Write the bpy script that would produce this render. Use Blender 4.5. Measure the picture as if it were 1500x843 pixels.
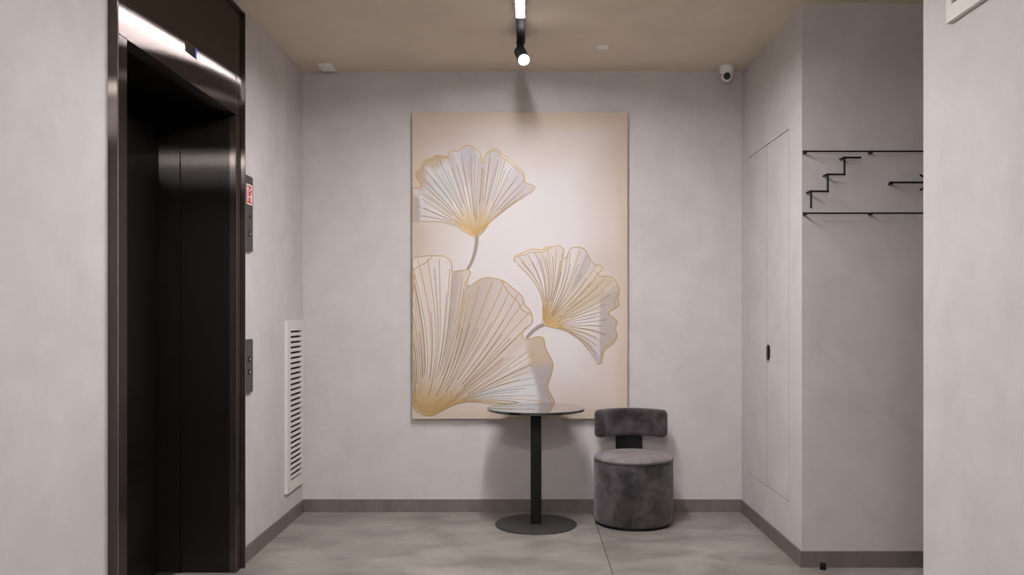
import bpy, bmesh, math, random
import numpy as np
from mathutils import Vector, Matrix
random.seed(7)
for o in list(bpy.data.objects): bpy.data.objects.remove(o)
sc = bpy.context.scene
C = sc.collection

# ------------------------------------------------------------------ camera, world, exposure
CAMZ = 1.347
cam = bpy.data.cameras.new('camera'); camo = bpy.data.objects.new('camera', cam); C.objects.link(camo)
cam.sensor_width = 36.0; cam.lens = 30.0
cam.shift_x = (750 - 772) / 1500.0; cam.shift_y = (461 - 421.5) / 1500.0
camo.location = (0, 0, CAMZ); camo.rotation_euler = (math.pi / 2, 0, 0)
cam.clip_start = 0.02
sc.camera = camo
w = bpy.data.worlds.new('world'); sc.world = w; w.use_nodes = True
w.node_tree.nodes['Background'].inputs[0].default_value = (0.5, 0.5, 0.5, 1)
w.node_tree.nodes['Background'].inputs[1].default_value = 0.02
sc.view_settings.view_transform = 'Standard'; sc.view_settings.look = 'None'
sc.view_settings.exposure = 0.0; sc.view_settings.gamma = 1.0
sc.view_settings.use_curve_mapping = False
LED = 378.0        # strength of the linear lamp's diffuser
SPOT_W = 50.0    # watts of the track spot that faces the picture

# ------------------------------------------------------------------ dimensions (metres; y = distance from the camera)
XL, XR, YB, ZC = -1.529, 1.464, 5.817, 3.006
YF = -2.6                     # wall behind the camera
YC0, YC1 = 3.152, 4.546       # side corridor on the right
XC = 4.6                      # its far end
T = 0.12

# ------------------------------------------------------------------ materials
def s2l(c):
    return tuple(((v / 255) / 12.92 if v / 255 <= 0.04045 else ((v / 255 + 0.055) / 1.055) ** 2.4) for v in c)
def rgba(c): return (*s2l(c), 1)
def newmat(name):
    m = bpy.data.materials.new(name); m.use_nodes = True
    return m, m.node_tree, m.node_tree.nodes['Principled BSDF']
def plain(name, col, rough=0.5, metal=0.0, spec=0.5, emit=None, strength=0):
    m, nt, b = newmat(name)
    n = nt.nodes.new('ShaderNodeTexNoise'); n.inputs['Scale'].default_value = 40
    tc = nt.nodes.new('ShaderNodeTexCoord'); nt.links.new(tc.outputs['Object'], n.inputs['Vector'])
    mr = nt.nodes.new('ShaderNodeMapRange'); mr.inputs['To Min'].default_value = max(0, rough - 0.04); mr.inputs['To Max'].default_value = rough + 0.04
    nt.links.new(n.outputs['Fac'], mr.inputs['Value']); nt.links.new(mr.outputs[0], b.inputs['Roughness'])
    b.inputs['Base Color'].default_value = rgba(col); b.inputs['Metallic'].default_value = metal
    b.inputs['Specular IOR Level'].default_value = spec
    if emit:
        b.inputs['Emission Color'].default_value = rgba(emit); b.inputs['Emission Strength'].default_value = strength
    return m
def mottled(name, c0, c1, scale, rough, stretch=(1, 1, 1), detail=6, bump=0.0, fine=None, r2=None):
    m, nt, b = newmat(name)
    tc = nt.nodes.new('ShaderNodeNewGeometry')
    mp = nt.nodes.new('ShaderNodeMapping'); mp.inputs['Scale'].default_value = stretch
    nt.links.new(tc.outputs['Position'], mp.inputs['Vector'])
    n = nt.nodes.new('ShaderNodeTexNoise'); n.inputs['Scale'].default_value = scale; n.inputs['Detail'].default_value = detail
    n.inputs['Roughness'].default_value = 0.62; n.inputs['Distortion'].default_value = 0.4
    nt.links.new(mp.outputs[0], n.inputs['Vector'])
    r = nt.nodes.new('ShaderNodeValToRGB'); r.color_ramp.elements[0].position = 0.32; r.color_ramp.elements[1].position = 0.70
    r.color_ramp.elements[0].color = rgba(c0); r.color_ramp.elements[1].color = rgba(c1)
    nt.links.new(n.outputs['Fac'], r.inputs[0]); nt.links.new(r.outputs[0], b.inputs['Base Color'])
    mr = nt.nodes.new('ShaderNodeMapRange'); mr.inputs['To Min'].default_value = rough; mr.inputs['To Max'].default_value = r2 if r2 else rough + 0.1
    nt.links.new(n.outputs['Fac'], mr.inputs['Value']); nt.links.new(mr.outputs[0], b.inputs['Roughness'])
    if bump:
        n2 = nt.nodes.new('ShaderNodeTexNoise'); n2.inputs['Scale'].default_value = fine or scale * 8; n2.inputs['Detail'].default_value = 5
        nt.links.new(mp.outputs[0], n2.inputs['Vector'])
        bp = nt.nodes.new('ShaderNodeBump'); bp.inputs['Strength'].default_value = bump; bp.inputs['Distance'].default_value = 0.004
        nt.links.new(n2.outputs['Fac'], bp.inputs['Height']); nt.links.new(bp.outputs[0], b.inputs['Normal'])
    return m
def steel(name, col, rough, aniso):
    """vertically brushed dark steel: the highlight spreads sideways, across the grain"""
    m, nt, b = newmat(name)
    nt.nodes.remove(b); out = nt.nodes['Material Output']
    gl = nt.nodes.new('ShaderNodeBsdfAnisotropic'); gl.distribution = 'BECKMANN'
    gl.inputs['Color'].default_value = rgba(col); gl.inputs['Anisotropy'].default_value = aniso
    df = nt.nodes.new('ShaderNodeBsdfDiffuse'); df.inputs['Color'].default_value = rgba((14, 13, 12))
    ad = nt.nodes.new('ShaderNodeAddShader'); nt.links.new(gl.outputs[0], ad.inputs[0]); nt.links.new(df.outputs[0], ad.inputs[1])
    nt.links.new(ad.outputs[0], out.inputs['Surface'])
    g = nt.nodes.new('ShaderNodeNewGeometry')
    x = nt.nodes.new('ShaderNodeVectorMath'); x.operation = 'CROSS_PRODUCT'; x.inputs[1].default_value = (0.001, 0.002, 1)
    nt.links.new(g.outputs['True Normal'], x.inputs[0])
    x2 = nt.nodes.new('ShaderNodeVectorMath'); x2.operation = 'CROSS_PRODUCT'
    nt.links.new(g.outputs['True Normal'], x2.inputs[0]); nt.links.new(x.outputs[0], x2.inputs[1]); nt.links.new(x2.outputs[0], gl.inputs['Tangent'])
    mp = nt.nodes.new('ShaderNodeMapping'); mp.inputs['Scale'].default_value = (300, 300, 2)
    nt.links.new(g.outputs['Position'], mp.inputs['Vector'])
    n = nt.nodes.new('ShaderNodeTexNoise'); n.inputs['Scale'].default_value = 1; n.inputs['Detail'].default_value = 2
    nt.links.new(mp.outputs[0], n.inputs['Vector'])
    mr = nt.nodes.new('ShaderNodeMapRange'); mr.inputs['To Min'].default_value = rough * 0.96; mr.inputs['To Max'].default_value = rough * 1.04
    nt.links.new(n.outputs['Fac'], mr.inputs['Value']); nt.links.new(mr.outputs[0], gl.inputs['Roughness'])
    return m
def velvet(name, c0, c1):
    m, nt, b = newmat(name)
    tc = nt.nodes.new('ShaderNodeTexCoord')
    n = nt.nodes.new('ShaderNodeTexNoise'); n.inputs['Scale'].default_value = 9; n.inputs['Detail'].default_value = 6
    n.inputs['Distortion'].default_value = 0.5; n.inputs['Roughness'].default_value = 0.55
    nt.links.new(tc.outputs['Object'], n.inputs['Vector'])
    r = nt.nodes.new('ShaderNodeValToRGB'); r.color_ramp.elements[0].position = 0.36; r.color_ramp.elements[1].position = 0.68
    r.color_ramp.elements[0].color = rgba(c0); r.color_ramp.elements[1].color = rgba(c1)
    nt.links.new(n.outputs['Fac'], r.inputs[0]); nt.links.new(r.outputs[0], b.inputs['Base Color'])
    b.inputs['Roughness'].default_value = 0.75; b.inputs['Specular IOR Level'].default_value = 0.2
    b.inputs['Sheen Weight'].default_value = 0.32; b.inputs['Sheen Roughness'].default_value = 0.55
    b.inputs['Sheen Tint'].default_value = rgba((235, 226, 230))
    n2 = nt.nodes.new('ShaderNodeTexNoise'); n2.inputs['Scale'].default_value = 14; n2.inputs['Detail'].default_value = 4; n2.inputs['Distortion'].default_value = 1.0
    nt.links.new(tc.outputs['Object'], n2.inputs['Vector'])
    bp = nt.nodes.new('ShaderNodeBump'); bp.inputs['Strength'].default_value = 0.35; bp.inputs['Distance'].default_value = 0.01
    nt.links.new(n2.outputs['Fac'], bp.inputs['Height']); nt.links.new(bp.outputs[0], b.inputs['Normal'])
    return m
def vcol(name, rough=0.7, grain=0.06):
    m, nt, b = newmat(name)
    a = nt.nodes.new('ShaderNodeVertexColor'); a.layer_name = 'Col'
    nt.links.new(a.outputs['Color'], b.inputs['Base Color'])
    b.inputs['Roughness'].default_value = rough; b.inputs['Specular IOR Level'].default_value = 0.25
    tc = nt.nodes.new('ShaderNodeTexCoord')
    n = nt.nodes.new('ShaderNodeTexNoise'); n.inputs['Scale'].default_value = 500
    nt.links.new(tc.outputs['Object'], n.inputs['Vector'])
    bp = nt.nodes.new('ShaderNodeBump'); bp.inputs['Strength'].default_value = grain; bp.inputs['Distance'].default_value = 0.001
    nt.links.new(n.outputs['Fac'], bp.inputs['Height']); nt.links.new(bp.outputs[0], b.inputs['Normal'])
    return m
M = {
 'plaster': mottled('plaster', (191, 186, 184), (202, 197, 195), 4.2, 0.75, bump=0.10, fine=26),
 'ceiling': mottled('ceiling_plaster', (214, 201, 182), (223, 210, 192), 2.2, 0.8, bump=0.06, fine=24),
 'tile': mottled('concrete_tile', (116, 110, 103), (160, 153, 145), 2.8, 0.30, stretch=(1, 1.5, 1), detail=8, bump=0.05, fine=40, r2=0.48),
 'grout': plain('grout', (60, 56, 52), 0.9),
 'skirting': mottled('skirting_tile', (102, 94, 87), (120, 112, 105), 9, 0.5, stretch=(1, 1, 0.3), bump=0.06, fine=50),
 'steel': steel('brushed_black_steel', (96, 89, 86), 0.25, 0.87),
 'steel_dark': steel('brushed_black_steel_shaded', (56, 53, 51), 0.25, 0.87),  # same steel darkened: shade of the lift recess put into the colour
 'edge': plain('polished_edge', (150, 140, 136), 0.25, 1.0),
 'sill': plain('aluminium_sill', (150, 148, 146), 0.4, 1.0),
 'black': plain('black_powder_coat', (17, 16, 16), 0.55, 0, 0.3),
 'base': plain('dark_grey_powder_coat', (52, 51, 50), 0.55),
 'glass': plain('black_glass', (12, 11, 11), 0.0, 0.0, 0.5),
 'panel': plain('dark_panel', (58, 54, 52), 0.35, 0.4),
 'white': plain('white_plastic', (232, 229, 224), 0.45),
 'ventwhite': plain('white_lacquer', (216, 211, 204), 0.5),
 'ventdark': plain('duct_black', (30, 27, 24), 0.9),
 'mesh_grey': plain('filter_grey', (150, 144, 130), 0.9),
 'red': plain('red_print', (190, 52, 46), 0.5),
 'lens': plain('lens_black', (10, 10, 10), 0.15),
 'display': plain('display_glass', (10, 10, 16), 0.1),
 'blue': plain('blue_display_glow', (70, 90, 220), 0.4, emit=(90, 110, 240), strength=0.6),
 'track': plain('track_black', (26, 28, 32), 0.5, 0.0, 0.2),
 'velvet': velvet('grey_velvet', (34, 30, 31), (80, 73, 76)), 'velvet_seat_lit': velvet('grey_velvet_lit_top', (108, 100, 103), (136, 128, 131)),  # seat copy is paler: light on the seat top put into its colour
 'paint': vcol('painted_leaf'),
 'canvas': vcol('painted_canvas', 0.75, 0.15),
 'canvas_side': plain('canvas_side', (150, 132, 110), 0.8),
 'gold': plain('gold_paint', (182, 150, 96), 0.40, 0.25),
 'bronze': plain('grey_brown_paint', (134, 118, 102), 0.5, 0.1),
 'stem': plain('stem_paint', (150, 136, 126), 0.6),
}
M['glass'].node_tree.nodes['Principled BSDF'].inputs['IOR'].default_value = 1.7
for k_, v_ in (('Coat Weight', 1.0), ('Coat Roughness', 0.01), ('Coat IOR', 1.6)): M['glass'].node_tree.nodes['Principled BSDF'].inputs[k_].default_value = v_
def emitter(name, col, s):
    m, nt, b = newmat(name)
    b.inputs['Base Color'].default_value = (0.8, 0.8, 0.8, 1)
    b.inputs['Emission Color'].default_value = rgba(col); b.inputs['Emission Strength'].default_value = s
    return m
M['led'] = emitter('led_diffuser', (252, 249, 253), LED)
M['spotlit'] = emitter('spot_lens_lit', (255, 250, 244), 50)
M['spotlit_bright'] = emitter('spot_lens_bright', (255, 250, 244), 1500)

# ------------------------------------------------------------------ helpers
def link(name, me, mat, parent=None, smooth=None):
    o = bpy.data.objects.new(name, me); C.objects.link(o)
    if mat: me.materials.append(M[mat] if isinstance(mat, str) else mat)
    if parent: o.parent = parent
    if smooth is not None:
        for p in me.polygons: p.use_smooth = True
        bm = bmesh.new(); bm.from_mesh(me)
        for e in bm.edges:
            if len(e.link_faces) == 2 and e.calc_face_angle(0) > math.radians(smooth): e.smooth = False
        bm.to_mesh(me); bm.free()
    return o
def box(bm, x0, x1, y0, y1, z0, z1, bev=0.0, seg=2):
    vs = [bm.verts.new((x, y, z)) for x in (x0, x1) for y in (y0, y1) for z in (z0, z1)]
    fs = [bm.faces.new([vs[i] for i in f]) for f in ((0,1,3,2),(4,6,7,5),(0,4,5,1),(2,3,7,6),(0,2,6,4),(1,5,7,3))]
    if bev > 0:
        es = list({e for f in fs for e in f.edges})
        bmesh.ops.bevel(bm, geom=es, offset=bev, segments=seg, profile=0.5, affect='EDGES')
def fin(bm, name, mat, parent=None, smooth=None):
    bmesh.ops.recalc_face_normals(bm, faces=bm.faces)
    me = bpy.data.meshes.new(name); bm.to_mesh(me); bm.free()
    return link(name, me, mat, parent, smooth)
def obox(name, mat, parent, *a, bev=0.0):
    bm = bmesh.new(); box(bm, *a, bev=bev); return fin(bm, name, mat, parent, 40 if bev else None)
def boxes(name, mat, lst, parent=None):
    bm = bmesh.new()
    for a in lst: box(bm, *a)
    return fin(bm, name, mat, parent)
def lathe(bm, prof, n=48, cx=0, cy=0):
    rings = []
    for r, z in prof:
        if r < 1e-6: rings.append([bm.verts.new((cx, cy, z))])
        else: rings.append([bm.verts.new((cx + r*math.cos(2*math.pi*k/n), cy + r*math.sin(2*math.pi*k/n), z)) for k in range(n)])
    for a, b in zip(rings, rings[1:]):
        for k in range(n):
            k2 = (k+1) % n
            if len(a) == 1 and len(b) == 1: continue
            if len(a) == 1: bm.faces.new((a[0], b[k], b[k2]))
            elif len(b) == 1: bm.faces.new((a[k], b[0], a[k2]))
            else: bm.faces.new((a[k], b[k], b[k2], a[k2]))
def olathe(name, mat, parent, prof, n=48, cx=0, cy=0, smooth=35):
    bm = bmesh.new(); lathe(bm, prof, n, cx, cy); return fin(bm, name, mat, parent, smooth)
def cyl_between(bm, p, q, r0, r1=None, n=20):
    p, q = Vector(p), Vector(q); r1 = r0 if r1 is None else r1
    d = (q - p).normalized(); a = d.orthogonal().normalized(); b = d.cross(a)
    A = [bm.verts.new(p + r0*(math.cos(t)*a + math.sin(t)*b)) for t in (2*math.pi*k/n for k in range(n))]
    B = [bm.verts.new(q + r1*(math.cos(t)*a + math.sin(t)*b)) for t in (2*math.pi*k/n for k in range(n))]
    for k in range(n): bm.faces.new((A[k], A[(k+1) % n], B[(k+1) % n], B[k]))
    bm.faces.new(A[::-1]); bm.faces.new(B)
def ocyl(name, mat, parent, p, q, r0, r1=None, n=24):
    bm = bmesh.new(); cyl_between(bm, p, q, r0, r1, n); return fin(bm, name, mat, parent, 40)
def thing(name, label, cat, loc=(0, 0, 0), group=None):
    o = bpy.data.objects.new(name, None); C.objects.link(o); o.location = loc; o.empty_display_size = 0.1
    o['label'] = label; o['category'] = cat
    if group: o['group'] = group
    bpy.context.view_layer.update()
    return o
def tag(o, label, cat, group=None):
    o['label'] = label; o['category'] = cat
    if group: o['group'] = group
    return o
def struct(o): o['kind'] = 'structure'; return o
def keep(o, root):
    """children are modelled in world coordinates: undo the root's placement"""
    o.parent = root; o.matrix_parent_inverse = Matrix.Translation(-root.location); return o

# ------------------------------------------------------------------ room shell
# lift opening in the left wall
EY0, EY1, EZ = 3.113, 4.532, 2.946
struct(boxes('wall_back', 'plaster', [(XL - T, XC + T, YB, YB + T, 0, ZC)]))
struct(boxes('wall_left', 'plaster', [(XL - T, XL, YF, EY0, 0, ZC)]))
struct(boxes('wall_left_far', 'plaster', [(XL - T, XL, EY1, YB, 0, ZC)]))
struct(boxes('wall_left_over_elevator', 'plaster', [(XL - T, XL, EY0, EY1, EZ, ZC)]))
# right wall: far part with the double door cut out, near part beside the camera
DY0, DYM, DY1, DZ0, DZ1 = 4.766, 5.207, 5.648, 0.297, 2.386
struct(boxes('wall_right', 'plaster', [
    (XR, XR + 0.16, YC1, DY0, 0, ZC), (XR, XR + 0.16, DY1, YB, 0, ZC), (XR, XR + 0.16, DY0, DY1, 0, DZ0),
    (XR, XR + 0.16, DY0, DY1, DZ1, ZC), (XR + 0.10, XR + 0.16, DY0, DY1, DZ0, DZ1)]))
struct(boxes('wall_side_corridor', 'plaster', [(XR + 0.16, XC, YC1, YC1 + T, 0, ZC)]))
struct(boxes('wall_near_right', 'plaster', [(XR, XR + 0.2, YF, YC0, 0, ZC)]))
struct(boxes('wall_corridor_near', 'plaster', [(XR + 0.2, XC, YC0 - T, YC0, 0, ZC)]))
struct(boxes('wall_corridor_end', 'plaster', [(XC, XC + T, YC0 - T, YC1 + T, 0, ZC)]))
struct(boxes('wall_front', 'plaster', [(XL - T, XR + 0.2, YF - T, YF, 0, ZC)]))
struct(boxes('ceiling', 'ceiling', [(XL - 0.6, XC + T, YF - T, YB + T, ZC, ZC + 0.1)]))
# floor: grout bed with large slabs lying on it
fl = struct(boxes('floor', 'grout', [(XL - 0.6, XC + T, YF - T, YB + T, -0.08, -0.003)]))
g = 0.0022
JX, JY = 0.445, 5.367
cols = [(-2.1, JX), (JX, 2.445), (2.445, XC + T)]
rows = {0: [YF - T, -1.3, 1.6, 3.3, YB + T], 1: [YF - T, -1.0, 1.8, 3.0, JY, YB + T], 2: [YF - T, -1.0, 1.8, 3.0, JY, YB + T]}
for ci, (x0, x1) in enumerate(cols):
    ys = rows[ci]
    for y0, y1 in zip(ys, ys[1:]):
        gx = 0.0030 if ci else g
        obox('floor_tile', 'tile', fl, x0 + g, x1 - g, y0 + 0.0012, y1 - 0.0012, -0.02, 0.0)
SH, ST = 0.086, 0.010
struct(boxes('baseboard_back', 'skirting', [(XL, XR, YB - ST, YB, 0, SH)]))
struct(boxes('baseboard_left', 'skirting', [(XL, XL + ST, EY1 + 0.006, YB - ST, 0, SH), (XL, XL + ST, YF, EY0 - 0.006, 0, SH)]))
struct(boxes('baseboard_right', 'skirting', [(XR - ST, XR, YC1 - ST, YB - ST, 0, SH), (XR, XC, YC1 - ST, YC1, 0, SH)]))
struct(boxes('baseboard_near_right', 'skirting', [(XR - ST, XR, YF, YC0, 0, SH), (XR, XC, YC0, YC0 + ST, 0, SH)]))
# flush double door painted like the wall
gd = 0.005
d1 = struct(obox('door_1', 'plaster', None, XR + 0.0005, XR + 0.04, DY0 + 0.009, DYM - 0.004, DZ0 + gd, DZ1 - gd))
d2 = struct(obox('door_2', 'plaster', None, XR + 0.0005, XR + 0.04, DYM + 0.004, DY1 - 0.002, DZ0 + gd, DZ1 - gd))
d1['label'] = 'wall-coloured flush door leaf with a black oval pull'; d2['label'] = 'wall-coloured flush door leaf nearer the back wall'
def stadium(bm, y, z, hw, hh, x0, x1, n=10):
    pts = []
    for k in range(n + 1):
        a = math.pi * k / n; pts.append((y + hw*math.cos(a), z + hh - hw + hw*math.sin(a)))
    for k in range(n + 1):
        a = math.pi + math.pi * k / n; pts.append((y + hw*math.cos(a), z - hh + hw + hw*math.sin(a)))
    A = [bm.verts.new((x0, p, q)) for p, q in pts]; B = [bm.verts.new((x1, p, q)) for p, q in pts]
    bm.faces.new(A); bm.faces.new(B[::-1])
    for k in range(len(pts)): bm.faces.new((A[k], A[(k+1) % len(pts)], B[(k+1) % len(pts)], B[k]))
bm = bmesh.new(); stadium(bm, 5.172, 1.118, 0.030, 0.046, XR - 0.006, XR + 0.002)
h = fin(bm, 'door_pull', 'black', d1, 40); h['label'] = 'black oval door pull'
bm = bmesh.new(); stadium(bm, 5.160, 1.112, 0.014, 0.040, XR - 0.014, XR - 0.006); fin(bm, 'pull_grip', 'lens', h, 40)

# ------------------------------------------------------------------ lift entrance on the left
lift = thing('elevator_entrance', 'black brushed steel elevator entrance set in the left wall', 'elevator', (XL, 3.82, 0))
def lb(name, mat, *a, bev=0.0, parent=None):
    o = obox(name, mat, None, *a, bev=bev)
    if parent: o.parent = parent; o.matrix_parent_inverse = parent.matrix_world.inverted() if False else Matrix.Identity(4)
    else: keep(o, lift)
    return o
FX, JF = -1.4955, -1.515
OY0, OY1, OZ = 3.232, 4.445, 2.390
XD = -1.915
# projecting outer rim
lb('rim_post', 'steel', XL - 0.02, FX, 3.113, 3.123, 0, 2.946)
lb('rim_post', 'steel', XL - 0.02, FX, 4.521, 4.532, 0, 2.946)
lb('rim_header', 'steel', XL - 0.02, FX, 3.123, 4.521, 2.936, 2.946)
for y in (3.113, 4.521):
    lb('rim_edge', 'edge', FX, FX + 0.0015, y + 0.0015, y + 0.0085, 0, 2.946)
# jambs, corner plates and header plate
lb('jamb', 'steel', XL - 0.02, JF, 3.123, OY0, 0, OZ - 0.002)
lb('reveal_panel', 'steel_dark', XD - 0.08, XL - 0.02, 3.123, OY0, 0, OZ)
lb('jamb', 'steel', XL - 0.02, JF, OY1, 4.521, 0, OZ - 0.002)
lb('reveal_panel', 'steel_dark', -1.803, XL - 0.02, OY1, 4.521, 0, OZ)
lb('reveal_panel', 'steel_dark', XD - 0.08, -1.807, OY1, 4.521, 0, OZ)
lb('corner_plate', 'steel', XL - 0.05, JF, 3.123, OY0 - 0.001, OZ + 0.002, 2.936)
lb('corner_plate', 'steel', XL - 0.05, JF, OY1 + 0.001, 4.521, OZ + 0.002, 2.936)
hp = lb('header_plate', 'steel', XL - 0.05, JF, OY0 + 0.001, OY1 - 0.001, OZ, 2.936)
lb('jamb_edge', 'edge', JF - 0.002, JF + 0.0012, OY1 - 0.001, OY1 + 0.003, 0, 2.936)
lb('soffit', 'steel_dark', XD - 0.08, XL - 0.05, OY0, OY1, OZ, OZ + 0.05)
# door reveal post and sliding door leaves
lb('door_post', 'steel_dark', XD - 0.02, -1.806, OY1 - 0.008, OY1, 0, OZ)
lb('post_edge', 'edge', -1.806, -1.8045, OY1 - 0.003, OY1 - 0.0005, 0, OZ)
lb('door_panel', 'steel_dark', XD - 0.03, XD, OY0, 3.836, 0.006, OZ)
lb('door_panel', 'steel_dark', XD - 0.03, XD, 3.840, OY1 - 0.008, 0.006, OZ)
lb('sill', 'sill', XD - 0.06, XD + 0.09, OY0, OY1, -0.001, 0.004)
ocyl('screw', 'edge', None, (-1.888, OY1 - 0.011, 0.113), (-1.888, OY1 - 0.008, 0.113), 0.005)
keep(bpy.data.objects['screw'], lift)
ds = lb('floor_display', 'display', JF - 0.01, JF + 0.003, 3.780, 3.908, 2.516, 2.568)
lb('display_glow', 'blue', JF + 0.003, JF + 0.0035, 3.893, 3.901, 2.519, 2.562)
# operating panels on the wall beside the lift
def yz_plate(bm, x0, x1, y0, y1, z0, z1, r=0.012, n=5):
    pts = []
    for cy, cz, a0 in ((y1 - r, z1 - r, 0), (y0 + r, z1 - r, 90), (y0 + r, z0 + r, 180), (y1 - r, z0 + r, 270)):
        for k in range(n + 1):
            a = math.radians(a0 + 90*k/n); pts.append((cy + r*math.cos(a), cz + r*math.sin(a)))
    A = [bm.verts.new((x0, p, q)) for p, q in pts]; B = [bm.verts.new((x1, p, q)) for p, q in pts]
    bm.faces.new(A); bm.faces.new(B[::-1]); N = len(pts)
    for k in range(N): bm.faces.new((A[k], A[(k+1) % N], B[(k+1) % N], B[k]))
def plate(name, mat, root, *a, r=0.012):
    bm = bmesh.new(); yz_plate(bm, *a, r=r); return keep(fin(bm, name, mat, None, 40), root)
PX = XL + 0.015
up = thing('indicator_panel', 'upper dark wall panel with a red fire notice beside the elevator', 'panel', (XL, 4.654, 1.9))
plate('faceplate', 'panel', up, XL, PX, 4.594, 4.714, 1.692, 2.102)
plate('fire_notice', 'white', up, PX, PX + 0.001, 4.606, 4.702, 1.946, 2.056, r=0.002)
plate('notice_field', 'red', up, PX + 0.001, PX + 0.0015, 4.612, 4.696, 1.953, 2.049, r=0.002)
# pictogram on the notice: person before lift, flame
for a in ((4.620, 4.630, 1.962, 2.016), (4.638, 4.662, 1.985, 1.992), (4.638, 4.662, 2.018, 2.024), (4.670, 4.690, 1.960, 1.998), (4.674, 4.685, 1.998, 2.016), (4.616, 4.634, 2.020, 2.040), (4.670, 4.688, 2.026, 2.042)):
    plate('notice_mark', 'white', up, PX + 0.0015, PX + 0.002, *a, r=0.002)
def button(root, y, z):
    o = ocyl('button', 'black', None, (PX, y, z), (PX + 0.003, y, z), 0.016); keep(o, root)
    o2 = ocyl('button_mark', 'white', None, (PX + 0.003, y, z), (PX + 0.0035, y, z), 0.006); keep(o2, root)
button(up, 4.660, 1.787)
ocyl('key_switch', 'black', None, (PX, 4.660, 1.880), (PX + 0.003, 4.660, 1.880), 0.009); keep(bpy.data.objects['key_switch'], up)
cp = thing('call_panel', 'lower dark wall panel with two call buttons beside the elevator', 'panel', (XL, 4.654, 1.07))
plate('faceplate', 'panel', cp, XL, PX, 4.594, 4.714, 0.921, 1.212)
button(cp, 4.654, 1.102); button(cp, 4.654, 1.032)

# ------------------------------------------------------------------ wall vents
def vent(label, side, y0, y1, z0, z1, nslot, m0, m1, mz, mat_in='ventdark'):
    """side +1: on the left wall facing +x, -1: on the right wall facing -x"""
    xw = XL if side > 0 else XR
    X = lambda d: xw + side * d
    t = thing('vent_grille', label, 'vent', (xw, (y0 + y1) / 2, z0))
    def bx(name, mat, d0, d1, *a):
        xs = sorted((X(d0), X(d1)))
        return keep(obox(name, mat, None, xs[0], xs[1], *a), t)
    D = 0.018
    bx('backing', mat_in, 0.0005, 0.002, y0 + 0.01, y1 - 0.01, z0 + 0.01, z1 - 0.01)
    bx('frame_side', 'ventwhite', 0.0, D, y0, y0 + m0, z0, z1)
    bx('frame_side', 'ventwhite', 0.0, D, y1 - m1, y1, z0, z1)
    p = (z1 - z0 - 2 * mz) / nslot
    bx('frame_end', 'ventwhite', 0.0, D, y0 + m0, y1 - m1, z0, z0 + mz + p * 0.31)
    bx('frame_end', 'ventwhite', 0.0, D, y0 + m0, y1 - m1, z1 - mz - p * 0.31, z1)
    me = None
    for k in range(nslot - 1):
        zc = z0 + mz + (k + 1) * p
        if me is None:
            bm = bmesh.new()
            hh = p * 0.31
            prof = [(0.003, hh * 0.4), (0.003, -hh * 0.2), (D - 0.001, -hh), (D - 0.001, hh)]
            A = [bm.verts.new((side * d, y0 + m0, z)) for d, z in prof]; B = [bm.verts.new((side * d, y1 - m1, z)) for d, z in prof]
            bm.faces.new(A); bm.faces.new(B[::-1])
            for i in range(4): bm.faces.new((A[i], A[(i+1) % 4], B[(i+1) % 4], B[i]))
            o = fin(bm, 'slat', 'ventwhite'); me = o.data
        else:
            o = bpy.data.objects.new('slat', me); C.objects.link(o)
        o.parent = t; o.location = (0, -t.location.y, zc - t.location.z)
    return t
vent('tall white slatted vent grille low on the left wall', 1, 5.381, 5.762, 0.212, 1.308, 29, 0.075, 0.035, 0.055)
vent('white framed vent grille high on the near right wall', -1, 2.560, 2.945, 2.351, 2.700, 9, 0.036, 0.036, 0.045, 'mesh_grey')

# ------------------------------------------------------------------ ceiling things
track = thing('track_light', 'black ceiling track with a glowing linear lamp and spotlights', 'ceiling light', (-0.036, 3.0, ZC))
TX, TW = -0.036, 0.025
def tk(o): return keep(o, track)
tk(obox('track_bar', 'track', None, TX - TW, TX + TW, 4.66, 5.10, ZC - 0.042, ZC, bev=0.003))
tk(obox('track_bar', 'track', None, TX - TW, TX + TW, -0.24, 3.10, ZC - 0.042, ZC, bev=0.003))
for y0, y1 in ((-1.80, -0.24), (3.10, 4.66)):          # channel with a diffuser set in; rear one added, unseen, to light the corridor
    tk(boxes('led_housing', 'track', [(TX - TW, TX + TW, y0, y1, ZC - 0.028, ZC), (TX - TW, TX - TW + 0.002, y0, y1, ZC - 0.042, ZC - 0.028), (TX + TW - 0.002, TX + TW, y0, y1, ZC - 0.042, ZC - 0.028)]))
    tk(obox('led_diffuser', 'led', None, TX - TW + 0.0025, TX + TW - 0.0025, y0 + 0.001, y1 - 0.001, ZC - 0.0365, ZC - 0.028))
def spot_head(rear, front, R, lit):
    rear, front = Vector(rear), Vector(front); d = (front - rear).normalized()
    bm = bmesh.new(); cyl_between(bm, rear, front, R * 0.98, R, 32)
    body = tk(fin(bm, 'spot_head', 'track', None, 40))
    tk(ocyl('spot_lens', lit, None, front, front + d * 0.003, R * 0.88, n=32))
    tk(ocyl('spot_neck', 'track', None, (rear.x, rear.y + 0.0, ZC - 0.03), rear + d * 0.03, 0.022))
spot_head((-0.042, 5.082, 2.914), (-0.018, 4.985, 2.836), 0.036, 'spotlit')
spot_head((TX, 0.62, 2.90), (TX + 0.003, 0.715, 2.845), 0.036, 'spotlit_bright')
def spot_lamp(name, loc, target, watts, ang, blend):
    l = bpy.data.lights.new(name, 'SPOT'); l.energy = watts; l.spot_size = math.radians(ang); l.spot_blend = blend
    l.shadow_soft_size = 0.03; l.color = (1.0, 0.965, 0.945)
    o = bpy.data.objects.new(name, l); C.objects.link(o); o.location = loc
    o.rotation_euler = (Vector(target) - Vector(loc)).to_track_quat('-Z', 'Y').to_euler(); tk(o); return o
spot_lamp('spot_beam', (TX + 0.004, 0.745, 2.83), (0.0, 5.8, 1.25), SPOT_W, 58, 0.9)
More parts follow.
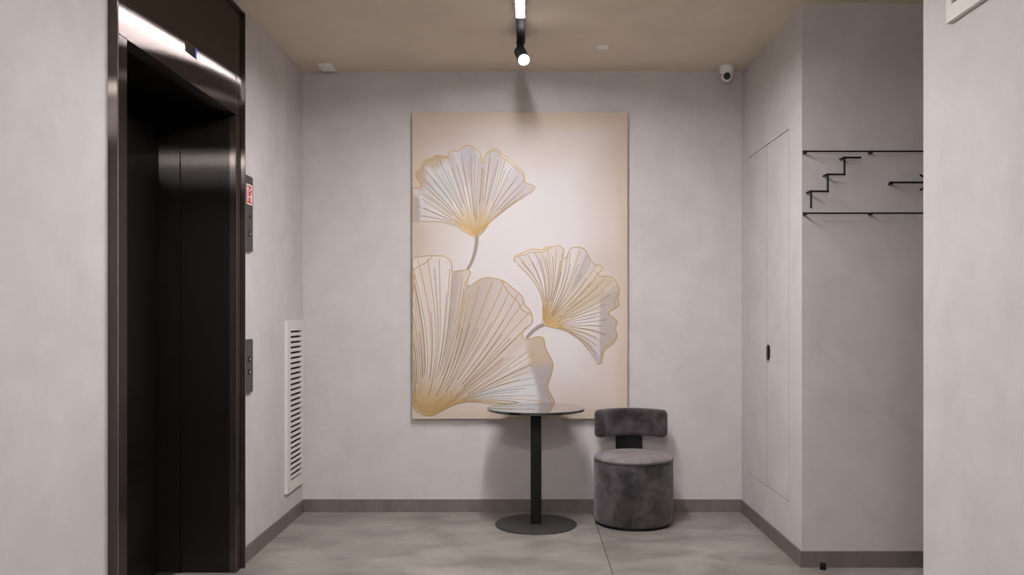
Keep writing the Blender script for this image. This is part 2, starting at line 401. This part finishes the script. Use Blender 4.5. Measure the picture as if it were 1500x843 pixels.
spot_lamp('spot_beam', (-0.009, 4.955, 2.808), (0.75, 1.2, 0.0), 25, 60, 0.6)

sd = thing('smoke_detector', 'small round white smoke detector on the ceiling', 'smoke detector', (0.471, 5.28, ZC))
for nm, pr in (('base', [(0, 0), (0.043, 0), (0.043, -0.006), (0, -0.006)]), ('cover', [(0.041, -0.006), (0.040, -0.011), (0.034, -0.014), (0, -0.0145)])):
    o = olathe(nm, 'white', sd, pr, 40)
sb = thing('ceiling_sensor', 'small white square box on the ceiling in the left corner', 'sensor', (-1.331, 5.685, ZC))
bm = bmesh.new(); box(bm, -0.045, 0.045, -0.06, 0.06, -0.022, 0, bev=0.003); fin(bm, 'housing', 'white', sb, 40)
bm = bmesh.new(); box(bm, -0.035, 0.035, -0.05, 0.05, -0.025, -0.022); fin(bm, 'cover_plate', 'white', sb)

cc = thing('security_camera', 'white dome security camera on the ceiling in the right corner', 'camera', (1.334, 5.70, ZC))
olathe('mount', 'white', cc, [(0, 0), (0.044, 0), (0.046, -0.008), (0.046, -0.042), (0.040, -0.056), (0.0, -0.058)], 40)
bm = bmesh.new(); bmesh.ops.create_uvsphere(bm, u_segments=32, v_segments=20, radius=0.040, matrix=Matrix.Translation((0, -0.006, -0.066)))
ball = fin(bm, 'eyeball', 'white', cc, 60)
dv = Vector((-0.20, -0.93, -0.28)).normalized(); bc = Vector((0, -0.006, -0.066))
ocyl('lens_ring', 'white', ball, bc + dv*0.022, bc + dv*0.041, 0.030, 0.029, 32)
ocyl('lens', 'lens', ball, bc + dv*0.040, bc + dv*0.0425, 0.024, 0.024, 32)
olathe('slot_ring', 'lens', cc, [(0.0395, -0.0565), (0.0425, -0.0580), (0.0425, -0.0630), (0.0390, -0.0640)], 40)

# ------------------------------------------------------------------ stair sign in the corridor
SY = YC1 - 0.040
def rod(bm, p, q, r=0.0045):
    p, q = Vector(p), Vector(q); d = (q - p).normalized(); p = p - d * r; q = q + d * r
    cyl_between(bm, p, q, r, n=10)
def sign_xz(px, py): return ((px - 772) / 277.4, CAMZ + (461 - py) / 277.4)
def rodobj(name, root, pts, r=0.0045):
    for (a, b) in zip(pts, pts[1:]):
        bm = bmesh.new(); rod(bm, (a[0], SY, a[1]), (b[0], SY, b[1]), r)
        keep(fin(bm, name, 'black', None, 40), root)
def standoff(root, x, z):
    keep(ocyl('standoff', 'black', None, (x, SY, z - 0.004), (x, YC1, z - 0.004), 0.006, n=14), root)
for nm, z in (('upper', 2.209), ('lower', 1.882)):
    t = thing('wall_rail', f'{nm} thin black metal rail on the corridor wall', 'rail', (1.46, SY, z), 'black rails on the corridor wall')
    rodobj('rail_bar', t, [(1.461, z), (3.9, z)], 0.0046)
    for x in (1.474, 1.822, 2.6, 3.4): standoff(t, x, z)
t = thing('stair_pictogram', 'black metal rod zigzag shaped as stairs between the wall rails', 'sign', (1.5, SY, 1.9))
sp = [sign_xz(*p) for p in ((1188, 304), (1188, 280.5), (1212.5, 280.5), (1212.5, 255.7), (1237, 255.7), (1237, 231), (1259.5, 231))]
rodobj('stair_rod', t, sp, 0.0055)
for i in (2, 4, 6): standoff(t, sp[i-1][0] - 0.008, sp[i-1][1] - 0.003 + 0.004)
t = thing('arrow_pictogram', 'black metal rod arrow between the wall rails pointing right', 'sign', (1.92, SY, 2.0))
rodobj('arrow_shaft', t, [sign_xz(1304, 267.5), sign_xz(1368, 267.5)], 0.0055)
rodobj('arrow_barb', t, [sign_xz(1349, 257), sign_xz(1368, 267.5)], 0.0055); rodobj('arrow_barb', t, [sign_xz(1349, 278), sign_xz(1368, 267.5)], 0.0055)
standoff(t, sign_xz(1307, 0)[0], sign_xz(0, 267.5)[1])
ds_ = thing('door_stop', 'small black rubber door stop on the floor by the corridor wall', 'door stop', (1.563, 4.508, 0))
olathe('rubber_bumper', 'lens', ds_, [(0, 0.004), (0.013, 0.004), (0.015, 0.012), (0.015, 0.026), (0.012, 0.033), (0, 0.034)], 24)
olathe('foot_plate', 'black', ds_, [(0, 0), (0.018, 0), (0.018, 0.003), (0.013, 0.006), (0, 0.006)], 24)

# ------------------------------------------------------------------ table
tb = thing('bistro_table', 'round black pedestal table in front of the painting', 'table', (0.057, 5.467, 0))
olathe('tabletop', 'glass', tb, [(0, 0.731), (0.306, 0.731), (0.3115, 0.734), (0.3134, 0.740), (0.3125, 0.7475), (0.310, 0.750), (0, 0.750)], 96, smooth=30)
olathe('top_plate', 'black', tb, [(0, 0.724), (0.12, 0.724), (0.12, 0.731), (0, 0.731)], 32)
bm = bmesh.new(); box(bm, -0.034, 0.034, -0.034, 0.034, 0.008, 0.725, bev=0.003); fin(bm, 'column', 'black', tb, 40)
olathe('base_plate', 'base', tb, [(0, 0), (0.258, 0), (0.2615, 0.003), (0.2605, 0.007), (0.255, 0.009), (0, 0.0115)], 96)

# ------------------------------------------------------------------ velvet chair
ch = thing('velvet_chair', 'round grey velvet chair with a curved low backrest', 'chair', (0.688, 5.526, 0))
olathe('plinth', 'black', ch, [(0, 0), (0.235, 0), (0.235, 0.022), (0, 0.022)], 64)
R = 0.255
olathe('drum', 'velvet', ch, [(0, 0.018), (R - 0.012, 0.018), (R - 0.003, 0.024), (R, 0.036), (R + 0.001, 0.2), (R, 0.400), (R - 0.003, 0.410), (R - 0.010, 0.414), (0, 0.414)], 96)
olathe('seat_cushion', 'velvet_seat_lit', ch, [(0, 0.414), (R - 0.010, 0.414), (R - 0.003, 0.417), (R, 0.424), (R - 0.003, 0.432), (R - 0.014, 0.440), (R - 0.05, 0.4465), (0.1, 0.450), (0, 0.4505)], 96)
bm = bmesh.new(); lathe(bm, [(R - 0.002, 0.411), (R + 0.0025, 0.414), (R - 0.002, 0.417)], 96); fin(bm, 'piping', 'velvet', ch, 60)
def arc_pad(name, mat, root, r_in, r_out, a_half, z0, z1, bev, cy, nseg=40, npf=6):
    # rounded-rectangle cross-section swept along an arc, ends closed and rounded
    prof = []
    for cr, cz, a0 in ((r_out - bev, z1 - bev, 0), (r_in + bev, z1 - bev, 90), (r_in + bev, z0 + bev, 180), (r_out - bev, z0 + bev, 270)):
        for k in range(npf + 1):
            a = math.radians(a0 + 90*k/npf); prof.append((cr + bev*math.cos(a), cz + bev*math.sin(a)))
    rm, zm = (r_in + r_out)/2, (z0 + z1)/2
    bm = bmesh.new(); rings = []
    e = bev / rm
    # inset amount: full bevel at the very end, none after the rounding
    seq = []
    for k in range(7):
        t_ = math.radians(90*k/6); seq.append((-a_half + e*(1 - math.cos(t_)), bev*(1 - math.sin(t_))))
    mid = [(-a_half + e + (2*a_half - 2*e)*k/nseg, 0.0) for k in range(1, nseg)]
    seq = seq + mid + [(-a, i) for a, i in seq[::-1]]
    for a, ins in seq:
        ring = []
        for r, z in prof:
            rr = rm + (r - rm) * (1 - ins / ((r_out - r_in)/2)); zz = zm + (z - zm) * (1 - ins / ((z1 - z0)/2))
            ring.append(bm.verts.new((rr*math.sin(a), cy + rr*math.cos(a), zz)))
        rings.append(ring)
    N = len(prof)
    for A, B in zip(rings, rings[1:]):
        for k in range(N): bm.faces.new((A[k], A[(k+1) % N], B[(k+1) % N], B[k]))
    bm.faces.new(rings[0][::-1]); bm.faces.new(rings[-1])
    return fin(bm, name, mat, root, 50)
arc_pad('backrest', 'velvet', ch, 0.205, 0.285, math.radians(63), 0.533, 0.716, 0.030, -0.015)
arc_pad('back_bracket', 'black', ch, 0.252, 0.260, math.radians(20.5), 0.36, 0.62, 0.003, -0.005, 12, 2)

# ------------------------------------------------------------------ picture
PW, PH = 1.457, 2.076
PXc, PZ0, PYf = (-0.777 + 0.680) / 2, 0.640, YB - 0.040
pic = thing('wall_painting', 'large beige painting of three golden ginkgo leaves on the back wall', 'painting', (PXc, YB, PZ0))
def pl(px, py):                       # picture design units -> metres on the picture, from its bottom centre
    return ((px - 761.5) / 315.0 * PW, (614 - py) / 449.0 * PH)
keep(obox('stretcher', 'canvas_side', None, PXc - PW/2, PXc + PW/2, PYf + 0.0005, YB - 0.004, PZ0, PZ0 + PH), pic)
YO = PYf - YB
def setcol(me, cols):
    a = me.color_attributes.new('Col', 'FLOAT_COLOR', 'POINT')
    c = np.asarray(cols, dtype=np.float64) / 255.0
    lin = np.where(c <= 0.04045, c / 12.92, ((c + 0.055) / 1.055) ** 2.4)
    buf = np.ones((len(lin), 4), dtype=np.float32); buf[:, :3] = lin * 0.80
    a.data.foreach_set('color', buf.ravel())
def mix(a, b, t):
    t = np.clip(np.asarray(t, dtype=float), 0, 1)[..., None]
    return np.asarray(a, float) * (1 - t) + np.asarray(b, float) * t
def sstep(a, b, x):
    t = np.clip((x - a) / (b - a), 0, 1); return t*t*(3 - 2*t)
rng = np.random.RandomState(3)
def snoise(x, y, s, seed, oct=3):
    r = np.random.RandomState(seed); v = 0
    for o in range(oct):
        for _ in range(4):
            a = r.rand()*6.283; f = (0.6 + 0.8*r.rand()) * (2**o) * s
            v = v + np.sin((x*np.cos(a) + y*np.sin(a))*f + r.rand()*6.283) / (2**o)
    return v / 6.0
# background of the canvas
nx, ny = 120, 170
gx_, gy_ = np.meshgrid(np.linspace(604, 919, nx), np.linspace(165, 614, ny))
edge = np.minimum.reduce([(gx_ - 604), (919 - gx_), (gy_ - 165) * 0.9, (614 - gy_)])
n1 = snoise(gx_, gy_, 0.02, 5)
colr = mix((215, 198, 177), (223, 211, 202), sstep(0, 26, edge + 8*n1))
colr = mix(colr, (229, 224, 222), sstep(18, 95, edge + 26*n1))
tl = np.exp(-(((gx_ - 640)/60)**2 + ((gy_ - 195)/30)**2)) + np.exp(-(((gx_ - 612)/22)**2 + ((gy_ - 350)/32)**2)) + 0.9*np.exp(-(((gx_ - 900)/34)**2 + ((gy_ - 215)/60)**2)) + 0.5*np.exp(-(((gx_ - 890)/34)**2 + ((gy_ - 385)/26)**2)) + 0.6*np.exp(-(((gx_ - 850)/50)**2 + ((gy_ - 590)/26)**2)) + 0.5*np.exp(-(((gx_ - 660)/40)**2 + ((gy_ - 602)/14)**2))
colr = mix(colr, (206, 187, 172), 0.62*np.clip(tl + 0.15*n1, 0, 1))
verts = [(*pl(a, b),) for a, b in zip(gx_.ravel(), gy_.ravel())]
verts = [(x, YO, z) for x, z in verts]
faces = [(j*nx + i, (j+1)*nx + i, (j+1)*nx + i + 1, j*nx + i + 1) for j in range(ny - 1) for i in range(nx - 1)]
me = bpy.data.meshes.new('canvas'); me.from_pydata(verts, [], faces); setcol(me, colr.reshape(-1, 3))
cv = link('canvas', me, 'canvas', pic)
def resample(pts, n, closed=False):
    p = np.array(pts, float)
    out = []
    for i in range(len(p) - 1):
        p0 = p[max(i-1, 0)]; p1 = p[i]; p2 = p[i+1]; p3 = p[min(i+2, len(p)-1)]
        for t in np.linspace(0, 1, 12, endpoint=False):
            out.append(0.5*((2*p1) + (-p0+p2)*t + (2*p0-5*p1+4*p2-p3)*t*t + (-p0+3*p1-3*p2+p3)*t**3))
    out.append(p[-1]); out = np.array(out)
    d = np.r_[0, np.cumsum(np.linalg.norm(np.diff(out, axis=0), axis=1))]
    s = np.linspace(0, d[-1], n)
    return np.c_[np.interp(s, d, out[:, 0]), np.interp(s, d, out[:, 1])]
def clampx(p): p = p.copy(); p[:, 0] = np.clip(p[:, 0], 604.6, 918.5); p[:, 1] = np.clip(p[:, 1], 165.5, 613.3); return p
def ribbons(name, mat, curves, parent, y, ridge=0.0012):
    """raised paint strokes: each a ridge of three vertices across"""
    V, F = [], []
    for pts, w0, w1 in curves:
        pts = clampx(np.asarray(pts, float)); n = len(pts)
        q = np.array([pl(a, b) for a, b in pts])
        tg = np.gradient(q, axis=0); ln = np.linalg.norm(tg, axis=1); ln[ln == 0] = 1; tg /= ln[:, None]
        nm = np.c_[-tg[:, 1], tg[:, 0]]
        ww = np.linspace(w0, w1, n) / 2
        b = len(V)
        for i in range(n):
            V += [(q[i, 0] + nm[i, 0]*ww[i], y, q[i, 1] + nm[i, 1]*ww[i]), (q[i, 0], y - ridge, q[i, 1]), (q[i, 0] - nm[i, 0]*ww[i], y, q[i, 1] - nm[i, 1]*ww[i])]
        for i in range(n - 1):
            for k in (0, 1):
                F.append((b + 3*i + k, b + 3*i + k + 1, b + 3*(i+1) + k + 1, b + 3*(i+1) + k))
    me = bpy.data.meshes.new(name); me.from_pydata(V, [], F)
    bm = bmesh.new(); bm.from_mesh(me); bmesh.ops.recalc_face_normals(bm, faces=bm.faces)
    bm.faces.ensure_lookup_table()
    for f in bm.faces:
        if f.normal.y > 0: f.normal_flip()
    bm.to_mesh(me); bm.free()
    return link(name, me, mat, parent, 80)
class Leaf:
    def __init__(s, base, outline, a0, a1, cl, c2=0.55, pw=1.0):   # base: three control points of the arc the veins leave from
        s.B = np.array(base, float); s.NU = 240; s.out = resample(outline, s.NU); s.a0, s.a1, s.cl, s.c2, s.pw = a0, a1, cl, c2, pw
    def P(s, u): 
        x = np.clip(u, 0, 1)*(s.NU-1); i = np.minimum(x.astype(int), s.NU-2); t = (x - i)[..., None]
        return s.out[i]*(1-t) + s.out[i+1]*t
    def pt(s, u, v):
        u = np.atleast_1d(np.asarray(u, float)); v = np.atleast_1d(np.asarray(v, float))
        P = s.P(u); uq = u[..., None]; B = (1-uq)**2*s.B[0] + 2*uq*(1-uq)*s.B[1] + uq*uq*s.B[2]; th = np.radians(s.a0 + (s.a1 - s.a0)*u**s.pw)
        D = np.linalg.norm(P - B, axis=-1)
        c1 = B + np.stack([np.sin(th), -np.cos(th)], -1)*(D*s.cl)[..., None]
        c2 = c1*(1 - s.c2) + P*s.c2
        v = v[..., None]
        return (1-v)**3*B + 3*(1-v)**2*v*c1 + 3*(1-v)*v*v*c2 + v**3*P
    def vein(s, u, v0, v1, n=18, wob=0.0):
        v = np.linspace(v0, v1, n)
        return s.pt(np.full(n, u) + wob*np.sin(v*5 + u*40), v)
def build_leaf(L, label, order, colour, u_gold, u_brown, folds, extra_gold=(), extra_brown=()):
    nu, nv = 220, 36
    uu, vv = np.meshgrid(np.linspace(0, 1, nu), np.linspace(0.0, 1, nv))
    p = L.pt(uu.ravel(), vv.ravel()); p = clampx(p)
    cols = colour(uu.ravel(), vv.ravel(), p)
    y = YO - 0.0012 - 0.0006*order
    ys_ = y - 0.0003*uu.ravel()      # overlapping petals lie one on the other
    V = [(pl(a, b)[0], yy, pl(a, b)[1]) for (a, b), yy in zip(p, ys_)]
    y = y - 0.0003
    F = [(j*nu + i, j*nu + i + 1, (j+1)*nu + i + 1, (j+1)*nu + i) for j in range(nv - 1) for i in range(nu - 1)]
    me = bpy.data.meshes.new('leaf'); me.from_pydata(V, [], F); setcol(me, cols)
    for q in me.polygons: pass
    o = link('leaf', me, 'paint', pic); o['label'] = label
    yl = y - 0.0004
    cs = [(L.out, 0.0062, 0.0062)]
    for (u, v0, v1, w) in u_gold: cs.append((L.vein(u, v0, v1, 22, 0.004), w*0.75, w*0.95))
    for (ua, ub, off) in folds:
        us = np.linspace(ua, ub, 50); bump = np.sin(np.pi*np.linspace(0, 1, 50))**0.6
        cs.append((L.pt(us, 1 - off*bump), 0.0055, 0.0055))
    for e in extra_gold: cs.append(e)
    ribbons('gold_line', 'gold', cs, o, yl)['kind'] = 'stuff'      # hairline strokes, too fine to pick apart
    cb = [(L.vein(u, v0, v1, 22, 0.004), w, w*0.9) for (u, v0, v1, w) in u_brown]
    for e in extra_brown: cb.append(e)
    ribbons('shade_line', 'bronze', cb, o, yl - 0.0001)['kind'] = 'stuff'
    return o
WHT, LAV, TAU, TAN, GLD, BLU, BEI = (233, 230, 230), (205, 197, 199), (184, 170, 160), (208, 186, 152), (196, 158, 84), (206, 216, 220), (224, 212, 200)
def strips(u, n, seed):
    r = np.random.RandomState(seed).rand(n + 2); x = u * n; i = np.minimum(x.astype(int), n); t = sstep(0.25, 0.75, x - i)
    return r[i]*(1 - t) + r[i+1]*t
def ucurve(pts, n=26): return resample(pts, n)
# --- upper leaf
A = Leaf(((688, 340), (697, 352), (705, 338)), [(604, 326), (604, 310), (604, 292), (604, 277), (613, 276), (617, 270), (611, 262), (609, 257), (612, 251), (617, 248), (618, 241), (625, 234), (632, 232), (640, 228), (650, 229), (657, 230), (657, 225), (663, 221), (672, 222), (676, 218), (683, 214), (690, 214), (696, 217), (702, 222), (707, 233), (709, 240), (711, 230), (716, 222), (724, 218), (731, 220), (737, 227), (748, 234), (757, 244), (766, 252), (769, 262), (769, 267), (778, 271), (783, 273), (783, 277), (775, 285)], -62, 46, 0.46)
def colA(u, v, p):
    s = strips(u, 26, 11); c = mix(LAV, WHT, s)
    c = mix(c, BLU, 0.8*np.exp(-(((p[:, 0]-652)/22)**2 + ((p[:, 1]-278)/26)**2)))
    c = mix(c, WHT, 0.7*np.exp(-(((p[:, 0]-640)/24)**2 + ((p[:, 1]-312)/16)**2)))
    tip = sstep(0.80, 0.93, v + 0.05*np.sin(u*60))
    c = mix(c, (196, 172, 140), 0.75*tip*sstep(0.13, 0.2, u)*(1 - sstep(0.36, 0.45, u)))
    c = mix(c, TAU, 0.85*sstep(0.84, 0.86, v)*(1 - sstep(0.10, 0.14, u)))
    c = mix(c, (190, 184, 190), 0.6*sstep(0.45, 0.55, v)*np.exp(-((u-0.50)/0.05)**2))
    c = mix(c, (178, 170, 168), 0.6*sstep(0.965, 1.0, u)*sstep(0.3, 0.6, v))
    return mix(c, (222, 198, 142), 0.75*(1 - sstep(0.06, 0.32, v)))
gA = [(u, 0.0, random.uniform(0.72, 1.0), 0.0048) for u in np.linspace(0.0, 1, 30)]
bA = [(u + 0.013, random.uniform(0.12, 0.4), random.uniform(0.75, 0.97), 0.0040) for u in np.linspace(0.02, 0.97, 24)]
vA = [(ucurve([(697 - 26 + 3*k, 333 - 1.5*k + 1), (697 - 12, 343 - 2.0*k), (697, 348 - 2.6*k), (697 + 10, 341 - 2.0*k), (697 + 20 - 2*k, 326 + k)]), 0.0045, 0.0045) for k in range(5)]
# --- right leaf
B = Leaf(((796, 464), (796, 482), (808, 478)), [(754, 384), (753, 379), (757, 374), (768, 370), (772, 367), (783, 365), (795, 366), (799, 362), (808, 362), (812, 361), (818, 360), (823, 363), (826, 368), (823, 377), (829, 378), (835, 366), (841, 363), (850, 363), (856, 366), (861, 373), (867, 384), (872, 388), (880, 390), (882, 394), (878, 399), (874, 401), (878, 405), (886, 405), (895, 406), (900, 410), (906, 420), (907, 430), (905, 438), (907, 446), (902, 451), (891, 458), (892, 461), (898, 465), (904, 472), (901, 481), (904, 491), (902, 497), (896, 505), (886, 513), (882, 523), (881, 531), (875, 534)], 2, 104, 0.46)
def colB(u, v, p):
    s = strips(u, 22, 21); c = mix(BEI, WHT, s)
    c = mix(c, LAV, 0.6*strips(u, 30, 22)*sstep(0.3, 0.7, v))
    c = mix(c, TAN, 0.75*np.exp(-((u - 0.56)/0.075)**2)*sstep(0.1, 0.4, v)*(1-0.3*v))
    c = mix(c, (186, 178, 180), 0.7*np.exp(-((u - 0.405)/0.018)**2)*sstep(0.35, 0.6, v))
    c = mix(c, (190, 178, 172), 0.9*sstep(877, 880, p[:, 0])*sstep(0.60, 0.64, u))
    c = mix(c, (186, 176, 172), 0.8*sstep(0.955, 1.0, u)*sstep(0.25, 0.5, v))
    return mix(c, (206, 180, 124), 0.7*(1 - sstep(0.05, 0.30, v)))
gB = [(u, 0.0, random.uniform(0.92, 1.0), 0.0046) for u in np.linspace(0.0, 0.62, 20)] + [(u, 0.0, random.uniform(0.6, 0.9), 0.0046) for u in np.linspace(0.65, 1, 11)]
bB = [(u, random.uniform(0.08, 0.25), random.uniform(0.72, 0.86), 0.0042) for u in np.linspace(0.03, 0.98, 26)]
vB = [(ucurve([(797 + 1.8*k - 2, 448 + 2*k), (795 + 2.2*k, 464), (796 + 2.8*k, 475.5 - 1.6*k), (808 + 2*k, 479.5 - 1.9*k), (824, 483 - 3*k)]), 0.005, 0.005) for k in range(5)]
# --- large leaf at the lower left
Cc = Leaf(((607, 588), (622, 628), (656, 594)), [(604, 560), (604, 500), (604, 440), (604, 393), (604, 380), (620, 376), (635, 375), (650, 376), (658, 380), (662, 388), (663, 398), (672, 397), (680, 396), (687, 396), (689, 402), (685, 410), (681, 417), (684, 420), (690, 419), (695, 415), (705, 409), (715, 407), (725, 408), (738, 412), (748, 420), (757, 427), (765, 435), (769, 447), (777, 456), (780, 468), (778, 475), (770, 481), (766, 486), (765, 493), (769, 498), (776, 497), (785, 494), (793, 494), (797, 498), (798, 507), (802, 517), (808, 528), (810, 536), (807, 550), (802, 567), (806, 577), (811, 586), (813, 594), (800, 603), (770, 608)], -8, 72, 0.36, 0.5, 0.9)
def colC(u, v, p):
    s = strips(u, 34, 31); c = mix(BEI, WHT, 0.8*s)
    c = mix(c, (214, 198, 184), 0.65*strips(u, 18, 33)*sstep(0.42, 0.5, u))
    c = mix(c, TAU, 0.75*np.exp(-((u - 0.395)/0.018)**2)*sstep(0.2, 0.5, v))
    c = mix(c, (196, 180, 168), 0.8*np.exp(-((u - 0.50)/0.055)**2)*sstep(0.3, 0.55, v))
    c = mix(c, (198, 192, 198), 0.55*np.exp(-((u - 0.60)/0.03)**2)*sstep(0.75, 0.95, v))
    c = mix(c, (218, 200, 190), 0.6*sstep(0.58, 0.63, u)*(1 - sstep(0.72, 0.76, u)))
    wq = sstep(0.80, 0.86, u)*sstep(0.15, 0.3, v)
    c = mix(c, (224, 226, 230), 0.9*wq)
    c = mix(c, (196, 214, 226), 0.75*wq*np.exp(-(((p[:, 0]-705)/40)**2 + ((p[:, 1]-578)/10)**2)))
    xb = 772 + 17*sstep(505, 590, p[:, 1])
    c = mix(c, mix((204, 184, 160), (184, 174, 172), sstep(525, 545, p[:, 1])), 0.95*sstep(-3, 3, p[:, 0] - xb)*sstep(0.72, 0.75, u))
    return mix(c, (204, 172, 108), 0.6*(1 - sstep(0.04, 0.28, v)))
gC = [(u, 0.0, random.uniform(0.93, 1.0), 0.0050) for u in np.linspace(0.0, 0.70, 30)] + [(u, 0.0, random.uniform(0.7, 0.92), 0.0046) for u in np.linspace(0.72, 1.0, 16)]
bC = [(u, random.uniform(0.10, 0.3), random.uniform(0.6, 0.93), 0.0040) for u in np.linspace(0.02, 0.97, 32)]
vC = [(ucurve([(604.8, 572 + 4.2*k), (608, 584 + 4*k), (616, 593 + 3.3*k), (626, 595 + 3.2*k), (638, 590 + 3.4*k), (652, 579 + 4*k), (666, 572 + 3.6*k)]), 0.0052, 0.0052) for k in range(5)]
def stem(pts, w0, w1):
    ribbons('stem', 'stem', [(resample(pts, 40), w0, w1)], pic, YO - 0.0008)
stem([(698, 344), (698, 358), (694, 376), (689, 388), (684.5, 395.5)], 0.026, 0.020)
stem([(797, 476), (788, 480), (779, 487), (771, 496)], 0.026, 0.022)
build_leaf(A, 'upper ginkgo leaf with lavender and gold fan', 0, colA, gA, bA, [(0.18, 0.42, 0.04), (0.66, 0.92, 0.05)], vA)
build_leaf(B, 'right ginkgo leaf turned to the side', 1, colB, gB, bB, [(0.02, 0.18, 0.06), (0.64, 0.72, 0.07), (0.86, 0.97, 0.05)], vB)
build_leaf(Cc, 'largest ginkgo leaf at the lower left', 2, colC, gC, bC, [(0.20, 0.32, 0.07), (0.55, 0.66, 0.05), (0.86, 0.96, 0.035)], vC)
